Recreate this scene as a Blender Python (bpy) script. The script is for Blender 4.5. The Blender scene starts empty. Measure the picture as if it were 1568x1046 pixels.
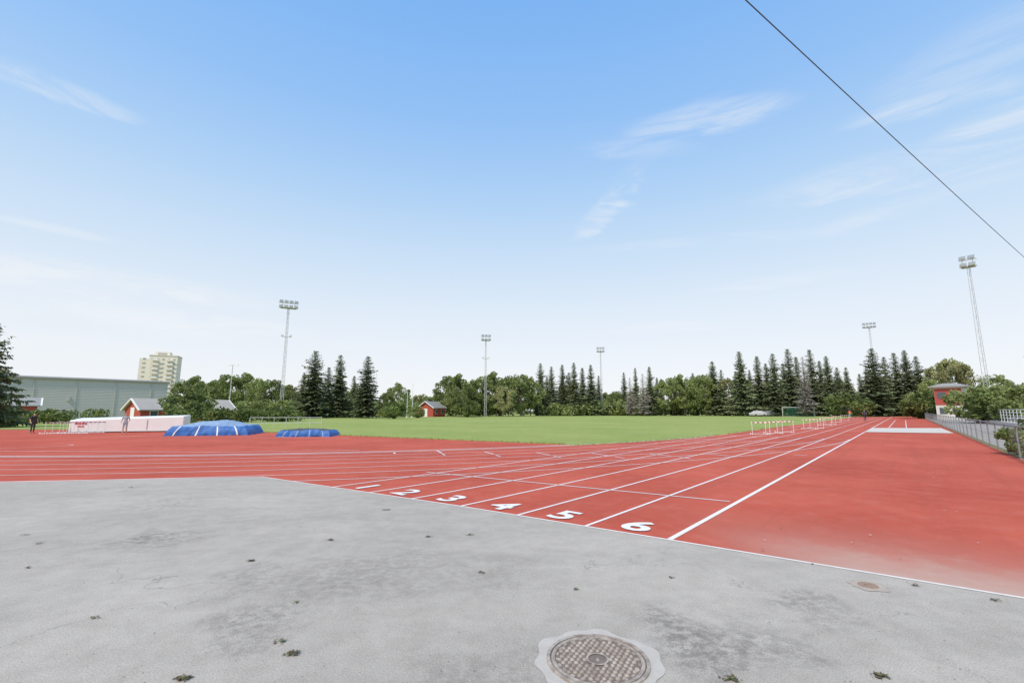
import bpy, bmesh, math, random
import numpy as np
from mathutils import Vector, Matrix, noise as mn

random.seed(7); RNG = np.random.default_rng(11)
scene = bpy.context.scene
scene.view_settings.view_transform = 'Standard'
scene.view_settings.look = 'None'
scene.view_settings.exposure = 0

# ------------------------------------------------------------------ helpers
def link(o):
    scene.collection.objects.link(o); return o

def nd(nt, t, **kw):
    n = nt.nodes.new(t)
    for k, v in kw.items():
        setattr(n, k, v)
    return n

def math_n(nt, op, a, b=None, c=None, clamp=False):
    n = nt.nodes.new('ShaderNodeMath'); n.operation = op; n.use_clamp = clamp
    for i, v in enumerate((a, b, c)):
        if v is None: continue
        if isinstance(v, (int, float)): n.inputs[i].default_value = v
        else: nt.links.new(v, n.inputs[i])
    return n.outputs[0]

def mixc(nt, fac, a, b, mode='MIX'):
    n = nt.nodes.new('ShaderNodeMix'); n.data_type = 'RGBA'; n.blend_type = mode
    for s, v in ((n.inputs[0], fac), (n.inputs[6], a), (n.inputs[7], b)):
        if isinstance(v, (int, float)): s.default_value = v
        elif isinstance(v, tuple): s.default_value = (v[0], v[1], v[2], 1)
        else: nt.links.new(v, s)
    return n.outputs[2]

def noise_n(nt, vec, scale, detail=4, rough=0.55, dist=0.0):
    n = nt.nodes.new('ShaderNodeTexNoise')
    n.inputs['Scale'].default_value = scale; n.inputs['Detail'].default_value = detail
    n.inputs['Roughness'].default_value = rough; n.inputs['Distortion'].default_value = dist
    if vec is not None: nt.links.new(vec, n.inputs['Vector'])
    return n.outputs['Fac']

def rng_n(nt, v, a, b, c=0.0, d=1.0):
    n = nt.nodes.new('ShaderNodeMapRange'); n.interpolation_type = 'SMOOTHSTEP'
    nt.links.new(v, n.inputs[0])
    for i, x in enumerate((a, b, c, d)): n.inputs[i+1].default_value = x
    return n.outputs[0]

def new_mat(name):
    m = bpy.data.materials.new(name); m.use_nodes = True
    nt = m.node_tree; b = nt.nodes['Principled BSDF']
    return m, nt, b

def mat(name, col, rough=0.7, var=0.15, scale=3.0, bump=0.0, metal=0.0, bscale=None):
    m, nt, b = new_mat(name)
    tc = nd(nt, 'ShaderNodeTexCoord').outputs['Object']
    f = noise_n(nt, tc, scale, 5, 0.6)
    c = mixc(nt, f, tuple(x*(1-var) for x in col), tuple(min(1, x*(1+var)) for x in col))
    nt.links.new(c, b.inputs['Base Color'])
    b.inputs['Roughness'].default_value = rough; b.inputs['Metallic'].default_value = metal
    if bump:
        bp = nd(nt, 'ShaderNodeBump'); bp.inputs['Strength'].default_value = bump
        bp.inputs['Distance'].default_value = 0.02
        nt.links.new(noise_n(nt, tc, bscale or scale*8, 4), bp.inputs['Height'])
        nt.links.new(bp.outputs[0], b.inputs['Normal'])
    return m

class MB:
    """small mesh builder"""
    def __init__(s): s.v = []; s.f = []; s.m = []
    def add(s, vs, fs, mi=0):
        o = len(s.v); s.v += [tuple(x) for x in vs]
        s.f += [tuple(i+o for i in f) for f in fs]; s.m += [mi]*len(fs)
    def box(s, c, size, mi=0, rz=0.0, taper=1.0):
        x, y, z = (a/2 for a in size); R = Matrix.Rotation(rz, 3, 'Z'); c = Vector(c)
        vs = [R @ Vector((sx*x*(taper if sz > 0 else 1), sy*y*(taper if sz > 0 else 1), sz*z)) + c
              for sz in (-1, 1) for sx, sy in ((-1,-1),(1,-1),(1,1),(-1,1))]
        s.add(vs, [(3,2,1,0),(4,5,6,7),(0,1,5,4),(1,2,6,5),(2,3,7,6),(3,0,4,7)], mi)
    def tube(s, a, b, r, r2=None, n=6, mi=0):
        a = Vector(a); b = Vector(b); r2 = r if r2 is None else r2
        d = (b-a).normalized(); u = d.orthogonal().normalized(); w = d.cross(u)
        vs = []
        for p, q in ((a, r), (b, r2)):
            for i in range(n):
                t = 2*math.pi*i/n; vs.append(p + (u*math.cos(t)+w*math.sin(t))*q)
        fs = [(i, (i+1) % n, n+(i+1) % n, n+i) for i in range(n)]
        fs += [tuple(reversed(range(n))), tuple(range(n, 2*n))]
        s.add(vs, fs, mi)
    def ribbon(s, pts, w, z, mi=0):
        Pq = [Vector((p[0], p[1])) for p in pts]; vs = []
        for i, p in enumerate(Pq):
            a = Pq[max(0, i-1)]; b = Pq[min(len(Pq)-1, i+1)]
            t = (b-a).normalized(); n = Vector((-t.y, t.x))*w/2
            vs += [(p.x+n.x, p.y+n.y, z), (p.x-n.x, p.y-n.y, z)]
        s.add(vs, [(2*i+1, 2*i+3, 2*i+2, 2*i) for i in range(len(Pq)-1)], mi)
    def obj(s, name, mats, loc=(0,0,0), rz=0.0, parent=None, smooth=False, bevel=0):
        me = bpy.data.meshes.new(name); me.from_pydata(s.v, [], s.f)
        for m in mats: me.materials.append(m)
        me.polygons.foreach_set('material_index', s.m)
        if smooth: me.polygons.foreach_set('use_smooth', [True]*len(me.polygons))
        me.update()
        o = link(bpy.data.objects.new(name, me)); o.location = loc; o.rotation_euler[2] = rz
        if parent: o.parent = parent
        if bevel:
            b = o.modifiers.new('bevel', 'BEVEL'); b.width = bevel; b.segments = 2
        return o

def empty(name, loc=(0,0,0), rz=0.0):
    e = link(bpy.data.objects.new(name, None)); e.location = loc; e.rotation_euler[2] = rz; return e

def flat(name, pts, z, m):
    bm = bmesh.new()
    f = bm.faces.new([bm.verts.new((p[0], p[1], z)) for p in pts])
    f.normal_update()
    if f.normal.z < 0: f.normal_flip()
    bmesh.ops.triangulate(bm, faces=bm.faces[:])
    me = bpy.data.meshes.new(name); bm.to_mesh(me); bm.free(); me.materials.append(m)
    return link(bpy.data.objects.new(name, me))

def np_mesh(name, V, F, mats, mi=None):
    me = bpy.data.meshes.new(name); V = np.asarray(V, dtype=np.float32); F = np.asarray(F, dtype=np.int32)
    me.vertices.add(len(V)); me.vertices.foreach_set('co', V.ravel())
    k = F.shape[1]; me.loops.add(F.size); me.loops.foreach_set('vertex_index', F.ravel())
    me.polygons.add(len(F)); me.polygons.foreach_set('loop_start', np.arange(0, F.size, k, dtype=np.int32))
    for m in mats: me.materials.append(m)
    if mi is not None: me.polygons.foreach_set('material_index', np.asarray(mi, dtype=np.int32))
    me.update(calc_edges=True); me.validate()
    return me

# ------------------------------------------------------------------ site axes (metres)
D = Vector((0.649, 0.761)); P = Vector((-0.761, 0.649))     # along the straight / across it, to the infield
O6 = Vector((2.036, 6.286))                                  # outer line of lane 6 at the asphalt
LW = 1.22; RB = 42.0
C = Vector((-17.9, 59.0))                                    # bend centre
def brg(b, y): return (b*y, y)                               # bearing (tan) and northing -> site x,y
def px(x): return (x-784)/705.0                              # survey chart column -> bearing

EDGE = [(20.0,-6.7),(4.617,4.406),(2.036,6.286),(-0.924,8.392),(-3.75,10.25),(-6.35,11.95),(-9.3,11.5),(-12.04,11.05),(-20,9.7),(-60,3)]

def edge_hit(p0):
    best = None
    for a, b in zip(EDGE[:-1], EDGE[1:]):
        a = Vector(a); b = Vector(b); e = b-a
        den = D.x*e.y - D.y*e.x
        if abs(den) < 1e-6: continue
        w = a-p0; s = (w.x*e.y - w.y*e.x)/den; q = (w.x*D.y - w.y*D.x)/den
        if -0.001 <= q <= 1.001: best = s if best is None else max(best, s)
    return best

# ------------------------------------------------------------------ materials
asph, nt, b = new_mat('asphalt')
tc = nd(nt, 'ShaderNodeTexCoord').outputs['Object']
mp = nd(nt, 'ShaderNodeMapping'); mp.inputs['Rotation'].default_value = (0,0,.6); mp.inputs['Scale'].default_value = (.7,1.5,1); nt.links.new(tc, mp.inputs[0])
f1 = noise_n(nt, mp.outputs[0], 0.4, 7, 0.62, 0.4); f2 = noise_n(nt, tc, 3.5, 6, 0.75); f3 = noise_n(nt, tc, 85, 3, 0.75)
f4 = noise_n(nt, tc, 30, 5, 0.8)
ASP = (0.470, 0.422, 0.362)
c = mixc(nt, rng_n(nt, f1, 0.30, 0.68), tuple(x*0.87 for x in ASP), tuple(x*1.06 for x in ASP))
c = mixc(nt, rng_n(nt, f2, 0.30, 0.70), mixc(nt, 1.0, c, (.91,.905,.90), 'MULTIPLY'), mixc(nt, 1.0, c, (1.06,1.06,1.06), 'MULTIPLY'))
c = mixc(nt, rng_n(nt, f3, 0.33, 0.67), mixc(nt, 1.0, c, (0.76,0.76,0.76), 'MULTIPLY'), mixc(nt, 1.0, c, (1.14,1.14,1.14), 'MULTIPLY'))
c = mixc(nt, rng_n(nt, f4, 0.60, 0.74, 0, .45), c, (0.24,0.22,0.20))
dn = nd(nt, 'ShaderNodeTexNoise'); dn.inputs['Scale'].default_value = 1.6; dn.inputs['Detail'].default_value = 5
nt.links.new(tc, dn.inputs['Vector'])
dv = nd(nt, 'ShaderNodeVectorMath', operation='MULTIPLY_ADD'); nt.links.new(dn.outputs['Color'], dv.inputs[0])
dv.inputs[1].default_value = (1.6,1.6,0); nt.links.new(tc, dv.inputs[2])
scuff = rng_n(nt, noise_n(nt, tc, 11, 8, 0.85), .42, .58)
tot = None
for (sx, sy, r, k) in ((-4.7+.8,6.2+.8,0.7,.62),(-1.6+.8,4.9+.8,1.3,.34),(1.35+.8,3.75+.8,0.75,.66),(-2.4+.8,4.9+.8,.8,.34),(-3.0,3.2,.9,.28),(2.6,4.4,.6,.38),(.5,5.9,.9,.25),(-1.2,4.6,.7,.45),(-5.5,9.5,1.2,.25),(3.3,4.9,.5,.45),(.7,3.9,.8,.3)):
    vd = nd(nt, 'ShaderNodeVectorMath', operation='DISTANCE'); nt.links.new(dv.outputs[0], vd.inputs[0])
    vd.inputs[1].default_value = (sx, sy, 0)
    f = rng_n(nt, vd.outputs['Value'], r, r*0.2, 0, k); tot = f if tot is None else math_n(nt, 'MAXIMUM', tot, f)
c = mixc(nt, math_n(nt, 'MULTIPLY', tot, scuff), c, (0.13,0.118,0.105))
vo = nd(nt, 'ShaderNodeTexVoronoi', feature='DISTANCE_TO_EDGE'); vo.inputs['Scale'].default_value = 0.28
nt.links.new(dv.outputs[0], vo.inputs['Vector'])
c = mixc(nt, math_n(nt,'MULTIPLY', rng_n(nt, vo.outputs['Distance'], 0.004, 0.0, 0, .5), rng_n(nt, f1, .45,.6)), c, (0.17,0.16,0.15))
nt.links.new(c, b.inputs['Base Color']); b.inputs['Roughness'].default_value = 0.95; b.inputs['Specular IOR Level'].default_value = .2
bp = nd(nt, 'ShaderNodeBump'); bp.inputs['Strength'].default_value = 0.45; bp.inputs['Distance'].default_value = 0.006
nt.links.new(math_n(nt, 'ADD', f3, f4), bp.inputs['Height']); nt.links.new(bp.outputs[0], b.inputs['Normal'])

# track rubber
trk, nt, b = new_mat('running_track_rubber')
tc = nd(nt, 'ShaderNodeTexCoord').outputs['Object']
f1 = noise_n(nt, tc, 0.25, 5, 0.6); f2 = noise_n(nt, tc, 2.2, 7, 0.7); f3 = noise_n(nt, tc, 110, 2, 0.7)
TR = (0.53, 0.092, 0.054)
c = mixc(nt, rng_n(nt, f1, .3, .7), tuple(x*0.85 for x in TR), (0.58,0.118,0.073))
c = mixc(nt, rng_n(nt, f2, .42, .8, 0, .6), c, (0.56,0.17,0.12))
c = mixc(nt, rng_n(nt, f3, .3, .7), mixc(nt, 1, c, (.78,.76,.76), 'MULTIPLY'), mixc(nt, 1, c, (1.14,1.20,1.22), 'MULTIPLY'))
mpw = nd(nt, 'ShaderNodeMapping'); mpw.inputs['Rotation'].default_value = (0,0,-math.atan2(D.y, D.x)); nt.links.new(tc, mpw.inputs[0])
mps = nd(nt, 'ShaderNodeMapping'); mps.inputs['Scale'].default_value = (.06,1.6,1); nt.links.new(mpw.outputs[0], mps.inputs[0])
c = mixc(nt, rng_n(nt, noise_n(nt, mps.outputs[0], 1.0, 5, .7), .48, .72, 0, .5), c, (0.38,0.085,0.058))
sp = nd(nt, 'ShaderNodeSeparateXYZ'); nt.links.new(tc, sp.inputs[0])
dist = math_n(nt, 'ADD', math_n(nt, 'MULTIPLY', math_n(nt, 'SUBTRACT', sp.outputs[0], 4.617), 0.59),
              math_n(nt, 'MULTIPLY', math_n(nt, 'SUBTRACT', sp.outputs[1], 4.406), 0.807))
dist = math_n(nt, 'ADD', dist, math_n(nt, 'MULTIPLY', math_n(nt, 'SUBTRACT', f2, .5), 1.6))
dust = math_n(nt, 'MULTIPLY', rng_n(nt, dist, 1.5, -0.1), rng_n(nt, sp.outputs[0], 2.4, 4.2))
c = mixc(nt, math_n(nt, 'MULTIPLY', dust, .88), c, (0.50,0.37,0.30))
dust2 = rng_n(nt, math_n(nt,'ADD',dist,math_n(nt,'MULTIPLY',f1,1.0)), 3.6, .3, 0, .40)
c = mixc(nt, math_n(nt,'MULTIPLY',dust2, rng_n(nt, sp.outputs[0], 2.0, 4.5)), c, (0.54,0.32,0.25))
nt.links.new(c, b.inputs['Base Color']); b.inputs['Roughness'].default_value = 0.95
b.inputs['Specular IOR Level'].default_value = 0.15
bp = nd(nt, 'ShaderNodeBump'); bp.inputs['Strength'].default_value = 0.4; bp.inputs['Distance'].default_value = 0.004
nt.links.new(f3, bp.inputs['Height']); nt.links.new(bp.outputs[0], b.inputs['Normal'])

def grass_mat(name, a, bcol, cc):
    m, nt, b = new_mat(name)
    tc = nd(nt, 'ShaderNodeTexCoord').outputs['Object']
    f1 = noise_n(nt, tc, 0.09, 6, 0.6); f2 = noise_n(nt, tc, .8, 7, 0.75); f3 = noise_n(nt, tc, 18, 4, 0.75)
    c = mixc(nt, rng_n(nt, f1, .35, .65), a, bcol)
    c = mixc(nt, rng_n(nt, f2, .42, .70, 0, .8), c, cc)
    c = mixc(nt, rng_n(nt, f3, .3, .7), mixc(nt, 1, c, (.68,.70,.68), 'MULTIPLY'), mixc(nt, 1, c, (1.22,1.20,1.22), 'MULTIPLY'))
    nt.links.new(c, b.inputs['Base Color']); b.inputs['Roughness'].default_value = 0.95
    b.inputs['Specular IOR Level'].default_value = 0.1
    bp = nd(nt, 'ShaderNodeBump'); bp.inputs['Strength'].default_value = 0.8; bp.inputs['Distance'].default_value = 0.04
    nt.links.new(f3, bp.inputs['Height']); nt.links.new(bp.outputs[0], b.inputs['Normal'])
    return m
field_m = grass_mat('mown_grass', (0.26,0.335,0.085), (0.33,0.39,0.11), (0.40,0.40,0.16))
rough_m = grass_mat('rough_grass', (0.19,0.23,0.07), (0.25,0.27,0.09), (0.32,0.29,0.16))

def foliage(name, dark, light, ns=0.5, trans=0.25):
    m = bpy.data.materials.new(name); m.use_nodes = True; nt = m.node_tree
    for n in list(nt.nodes): nt.nodes.remove(n)
    out = nd(nt, 'ShaderNodeOutputMaterial')
    g = nd(nt, 'ShaderNodeNewGeometry'); tc = nd(nt, 'ShaderNodeTexCoord').outputs['Object']
    oi = nd(nt, 'ShaderNodeObjectInfo')
    f = noise_n(nt, tc, ns, 2, 0.6)
    f = math_n(nt, 'ADD', math_n(nt, 'MULTIPLY', rng_n(nt, f, .32, .68), .55), math_n(nt, 'MULTIPLY', g.outputs['Random Per Island'], .45))
    c = mixc(nt, f, dark, light)
    k = math_n(nt, 'MULTIPLY_ADD', oi.outputs['Random'], .4, .8)
    v = nd(nt, 'ShaderNodeVectorMath', operation='SCALE'); nt.links.new(c, v.inputs[0]); nt.links.new(k, v.inputs['Scale'])
    df = nd(nt, 'ShaderNodeBsdfDiffuse'); nt.links.new(v.outputs[0], df.inputs[0])
    if trans:
        tr = nd(nt, 'ShaderNodeBsdfTranslucent'); mx = nd(nt, 'ShaderNodeMixShader')
        nt.links.new(v.outputs[0], tr.inputs[0]); mx.inputs[0].default_value = trans
        nt.links.new(df.outputs[0], mx.inputs[1]); nt.links.new(tr.outputs[0], mx.inputs[2]); nt.links.new(mx.outputs[0], out.inputs[0])
    else: nt.links.new(df.outputs[0], out.inputs[0])
    return m
spruce_m = foliage('spruce_needles', (0.085,0.105,0.06), (0.21,0.245,0.125), .6, 0)
dead_m = foliage('bare_twigs', (0.26,0.235,0.20), (0.42,0.39,0.34), .6, 0)
leaf_m = foliage('broadleaf_foliage', (0.14,0.185,0.065), (0.38,0.43,0.17), .45, .3)
leaf2_m = foliage('yellow_green_foliage', (0.24,0.24,0.10), (0.48,0.47,0.24), .5, .3)
hedge_m = foliage('hedge_foliage', (0.10,0.14,0.05), (0.26,0.31,0.11), .7, .2)
bark_m = mat('bark', (0.16,0.125,0.095), .9, .3, 6, .5)
white_m = mat('white_paint', (0.78,0.78,0.76), .6, .05, 2)
line_m, nt, b = new_mat('line_paint')
tcl = nd(nt, 'ShaderNodeTexCoord').outputs['Object']
cl = mixc(nt, rng_n(nt, noise_n(nt, tcl, 14, 8, .8), .50, .70, 0, .6), (0.80,0.78,0.75), (0.60,0.32,0.26))
nt.links.new(cl, b.inputs['Base Color']); b.inputs['Roughness'].default_value = .8
edge_line_m = mat('edge_line_paint', (0.72,0.66,0.60), .8, .22, 12)
galv_m = mat('galvanised_steel', (0.50,0.51,0.52), .6, .12, 3, metal=.15)
dark_m = mat('dark_metal', (0.06,0.06,0.065), .5, .2, 3)
concrete_m = mat('concrete', (0.50,0.455,0.40), .9, .16, 7, .4, bscale=60)
sand_m = mat('sand', (0.62,0.57,0.50), .95, .12, 1.2, .4, bscale=30)
gravel_m = mat('gravel', (0.40,0.37,0.32), .95, .2, 1.5, .5, bscale=30)
glass_m = mat('window_glass', (0.09,0.11,0.13), .15, .2, 1)
red_m = mat('red_wood', (0.42,0.075,0.055), .7, .15, 4)
roof_m = mat('grey_roof', (0.32,0.31,0.29), .7, .15, 2)

# ------------------------------------------------------------------ ground surfaces
flat('ground', [(-1500,-1500),(1500,-1500),(1500,1500),(-1500,1500)], 0.0, rough_m)
def arc(r, a0, a1, n):
    return [(C.x + r*math.cos(math.radians(a0+(a1-a0)*i/n)), C.y + r*math.sin(math.radians(a0+(a1-a0)*i/n))) for i in range(n+1)]
T = C - P*RB
FEN = Vector((17.5, 16.0))
def fen(s, off=0.0): v = FEN + D*s - P*off; return (v.x, v.y)
inner = arc(RB, -60.5, -40.5, 14)
straight_end = T + D*112
flat('grass_field', [(2.8,23.1)] + inner + [tuple(straight_end), (112,150), (60,190), (-120,190), (-120,45), (-62,44), (-30,41), (-19.4,36)], 0.004, field_m)
flat('running_track', [fen(-24), fen(140), tuple(straight_end)] + list(reversed(inner)) + [(2.8,23.1),(-19.4,36.0),(-30,40),(-75,42),(-90,0),(-30,-2)], 0.008, trk)
flat('asphalt_path', EDGE + [(-60,-40),(40,-40),(40,-16)], 0.024, asph)
flat('gravel_path', [fen(-17,.25), fen(160,.25), fen(160,5), fen(-17,5)], 0.005, gravel_m)

# markings
mk = MB()
for k in range(7):
    p0 = O6 + P*LW*k; s0 = edge_hit(p0)
    a = p0 + D*s0; e = p0 + D*150
    n = 30; pts = [tuple(a + (e-a)*((i/n)**2)) for i in range(n+1)]
    mk.ribbon(pts, 0.075 if k == 0 else 0.052, 0.012)
for k in range(7):
    mk.ribbon(arc(RB+LW*k, -40.5, -175, 150), 0.10 if k == 0 else 0.045, 0.0145)
def perp(a, b, w=.06, z=.017): mk.ribbon([a, b], w, z)
q = Vector((4.07,8.85)); perp(tuple(q), tuple(q + Vector((-.845,.535))*7.6), .05)
for s, wd in ((22,.06),(27.5,.05),(46,.06),(60,.06),(80,.06),(103,.06)):
    a = O6 + D*s; perp(tuple(a), tuple(a + P*7.32), wd)
for s in (14.5, 33, 40):
    for k in range(6):
        a = O6 + D*(s+k*.9) + P*LW*(k+.35); perp(tuple(a), tuple(a + P*.45), .06, .0175)
for i in range(6):
    ang = math.radians(-69.5 + 2.3*i); r0 = RB + LW*i
    a = (C.x + (r0+.08)*math.cos(ang), C.y + (r0+.08)*math.sin(ang)); bb = (C.x + (r0+LW-.08)*math.cos(ang), C.y + (r0+LW-.08)*math.sin(ang))
    perp(a, bb, .07, .019)
    ang -= math.radians(2.4)
    a = (C.x + (r0+.35)*math.cos(ang), C.y + (r0+.35)*math.sin(ang)); bb = (C.x + (r0+.85)*math.cos(ang), C.y + (r0+.85)*math.sin(ang))
    perp(a, bb, .07, .019)
mk.ribbon([(-22.6+3.0*math.sin(t)-3.5*(1-math.cos(t)), 20.6+2.6*math.cos(t)) for t in np.linspace(.2, 1.9, 20)], .05, .0125)
mk.ribbon([(-22,19.5),(-12,18.9),(-6.5,19.9)], .05, .0205)
mk.ribbon([(-26,30.5),(-10,28.5)], .05, .0125)
mk.obj('track_markings', [line_m])
el = MB(); el.ribbon([(a[0], a[1]) for a in EDGE[:6]], .05, .028); el.ribbon([(-6.35,11.98),(-9.3,11.53),(-12.04,11.08),(-20,9.73),(-59,3.2)], .04, .029)
el.obj('asphalt_edge_line', [edge_line_m])
kb = MB(); pts = arc(RB-.12, -40.5, -175, 120)
kb.ribbon(pts, .10, .040); kb.obj('track_kerb', [white_m])

# lane numbers
root = empty('lane_numbers')
for n in range(6, 0, -1):
    k = 6-n
    p0 = O6 + P*LW*(k+.5); c0 = p0 + D*(edge_hit(p0) + .47)
    cu = bpy.data.curves.new('num', 'FONT'); cu.body = str(n); cu.size = .86; cu.align_x = 'CENTER'; cu.align_y = 'CENTER'; cu.offset = .022
    t = link(bpy.data.objects.new('tmp', cu)); bpy.context.view_layer.update()
    me = bpy.data.meshes.new_from_object(t.evaluated_get(bpy.context.evaluated_depsgraph_get()))
    bpy.data.objects.remove(t)
    for v in me.vertices: v.co.x *= 1.06; v.co.y *= .92; v.co.z = 0
    me.materials.clear(); me.materials.append(line_m)
    o = link(bpy.data.objects.new('number_%d' % n, me)); o.location = (c0.x, c0.y, .0215)
    o.rotation_euler[2] = math.atan2(-.649, .761); o.parent = root

flat('long_jump_sand_pit', [(27.5,36.2),(32.6,34.2),(40.6,43.8),(34.4,44.2)], 0.021, sand_m)
rw = MB()
for off in (1.2, 2.5):
    a = O6 + D*52 - P*off; rw.ribbon([tuple(a), tuple(a + D*45)], .06, .0125)
rw.obj('runway_lines', [line_m])

# ------------------------------------------------------------------ manhole
iron_m, nt, b = new_mat('cast_iron')
tc = nd(nt, 'ShaderNodeTexCoord').outputs['Object']
f = noise_n(nt, tc, 14, 6, .75)
c = mixc(nt, rng_n(nt, f, .35, .65), (0.26,0.205,0.165), (0.50,0.43,0.36)); nt.links.new(c, b.inputs['Base Color']); b.inputs['Roughness'].default_value = .75; b.inputs['Metallic'].default_value = .1
iron_dark = mat('cast_iron_recess', (0.19,0.15,0.12), .9, .4, 14)
MX, MY = .58, 3.37
mh = empty('manhole_cover', (MX, MY, .024))
m = MB(); n = 72
def ringpts(r, z, jit=0): return [((r+jit*mn.noise(Vector((math.cos(2*math.pi*i/n)*2, math.sin(2*math.pi*i/n)*2, 3))))*math.cos(2*math.pi*i/n), (r+jit*mn.noise(Vector((math.cos(2*math.pi*i/n)*2, math.sin(2*math.pi*i/n)*2, 3))))*math.sin(2*math.pi*i/n), z) for i in range(n)]
m.add(ringpts(.425, .004, .09), [tuple(range(n))]); m.obj('concrete_collar', [concrete_m], parent=mh)
m = MB(); m.add(ringpts(.325, .006), [tuple(range(n))]); m.obj('cover_plate', [iron_dark], parent=mh)
m = MB()
for r0, r1, z in ((.322,.345,.014),(.288,.312,.012)):
    A = ringpts(r0, z); Bq = ringpts(r1, z); A2 = ringpts(r0, .005); B2 = ringpts(r1, .005)
    m.add(A+Bq+A2+B2, [(i, n+i, n+(i+1) % n, (i+1) % n) for i in range(n)] + [(n+i, 3*n+i, 3*n+(i+1) % n, n+(i+1) % n) for i in range(n)] + [(2*n+i, i, (i+1) % n, 2*n+(i+1) % n) for i in range(n)])
m.obj('frame_rings', [iron_m], parent=mh)
m = MB(); sp0 = .043
for i in range(-9, 10):
    for j in range(-9, 10):
        x = sp0*(i + .5*(j % 2)); y = sp0*.866*j; r = math.hypot(x, y)
        if r > .262 or (r < .075 and r > .03): continue
        rr = .0165 if (i+j) % 3 else .0145
        A6 = np.linspace(.52, .52+2*math.pi, 7)[:-1]
        vs = [(x+rr*math.cos(t), y+rr*math.sin(t), .006) for t in A6] + [(x+rr*.72*math.cos(t), y+rr*.72*math.sin(t), .0135) for t in A6]
        m.add(vs, [tuple(range(6,12))] + [(a, (a+1) % 6, 6+(a+1) % 6, 6+a) for a in range(6)])
for k in range(24):
    t = 2*math.pi*k/24; m.box((.274*math.cos(t), .274*math.sin(t), .0095), (.018,.028,.006), 0, t)
A = [(.07*math.cos(t), .07*math.sin(t)) for t in np.linspace(0, 2*math.pi, 25)]; m.ribbon(A, .014, .0125)
m.obj('raised_pattern', [iron_m], parent=mh)

vc = empty('valve_cover', (3.44, 4.70, .024))
rust_m = mat('rusty_iron', (0.33,0.22,0.16), .9, .35, 18, .5)
m = MB(); m.add(ringpts(.15, .004, .06), [tuple(range(n))]); m.obj('worn_collar', [mat('worn_patch', (0.43,0.36,0.30), .95, .25, 14)], parent=vc)
m = MB(); m.add(ringpts(.08, .010)+ringpts(.085, .003), [tuple(range(n))]+[(i, n+i, n+(i+1) % n, (i+1) % n) for i in range(n)]); m.box((0,0,.012), (.06,.012,.005)); m.obj('lid', [rust_m], parent=vc)

# ------------------------------------------------------------------ fallen leaves and dirt
V = []; F = []; MI = []
def leaf(x, y, z, s, rot, mi):
    o = len(V); tilt = random.uniform(-.5, .5)
    L = [(-1,0),(0,.45),(1,0),(0,-.45)]
    for a, bq in L:
        V.append((x+s*(a*math.cos(rot)-bq*math.sin(rot)), y+s*(a*math.sin(rot)+bq*math.cos(rot)), z+abs(s*(a*tilt))*.8+ (.3*s if a == 0 else 0)))
    F.append((o, o+1, o+2, o+3)); MI.append(mi)
clumps = [(-2.93,5.42,.035,14),(-2.37,6.25,.05,12),(-2.13,8.05,.06,14),(-1.12,6.4,.045,12),(-.58,6.5,.04,8),(-1.53,3.45,.045,22),(-2.07,3.15,.04,24),(1.37,3.15,.05,16),(2.35,3.18,.035,22),
          (-6.0,6.1,.04,8),(-1.7,3.62,.05,10),(-.32,5.05,.04,10),(-8.3,10.3,.12,12),(-6.6,6.5,.05,7),(4.3,4.35,.05,10),(3.9,4.7,.05,6),(-5.2,5.2,.03,5),(.6,4.6,.02,4),(-1.9,4.3,.03,5),(-3.4,4.0,.03,5),(1.6,4.9,.03,4)]
for cx, cy, r, nn in clumps:
    for i in range(int(nn*2.4)):
        leaf(random.gauss(cx, r*.55), random.gauss(cy, r*.35), .027+random.random()*.012, random.uniform(.008,.020), random.random()*6.28, random.choice((0,0,1,2)))
for i in range(1300):
    y = 2.6+ 9*random.random()**1.4; x = random.uniform(-1.15, 1.1)*y
    yy = 6.286 + (x-2.036)*-.70
    if y > yy-.1: continue
    leaf(x, y, .026, random.uniform(.003,.009), random.random()*6.28, random.choice((0,0,2,1,3)))
for i in range(160):
    y = 5+ 28*random.random(); x = random.uniform(.5, 1.0)*y
    leaf(x, y, .03, random.uniform(.01,.03), random.random()*6.28, random.choice((0,1,3)))
me = bpy.data.meshes.new('fallen_leaves'); me.from_pydata(V, [], F)
for mm in (mat('dry_leaf', (0.15,0.105,0.055), .9, .3, 30), mat('green_leaf', (0.15,0.19,0.06), .8, .3, 30), mat('dirt_clod', (0.09,0.07,0.05), 1, .3, 30), mat('pale_grit', (0.6,0.58,0.54), 1, .1, 30)): me.materials.append(mm)
me.polygons.foreach_set('material_index', MI); link(bpy.data.objects.new('fallen_leaves', me))

# grass tufts spilling over the field edge
V = []; F = []
def tuft_line(p0, p1, nper):
    a = Vector(p0); b_ = Vector(p1); L = (b_-a).length
    for i in range(int(L*nper)):
        p = a.lerp(b_, random.random()); x = p.x+random.gauss(0,.07); y = p.y+random.gauss(0,.07); s = random.uniform(.04,.13); r = random.random()*6.28
        dx, dy = math.cos(r)*.02, math.sin(r)*.02; o = len(V)
        V.extend([(x-dx,y-dy,.005),(x+dx,y+dy,.005),(x+random.gauss(0,.04),y+random.gauss(0,.04),s)]); F.append((o,o+1,o+2))
tuft_line((-19.4,36),(2.8,23.1),55)
for a, b_ in zip(inner[:-1], inner[1:]): tuft_line(a, b_, 55)
tuft_line(inner[-1], tuple(T+D*25), 30)
me = bpy.data.meshes.new('grass_edge_tufts'); me.from_pydata(V, [], F); me.materials.append(field_m); link(bpy.data.objects.new('grass_edge_tufts', me))

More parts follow.
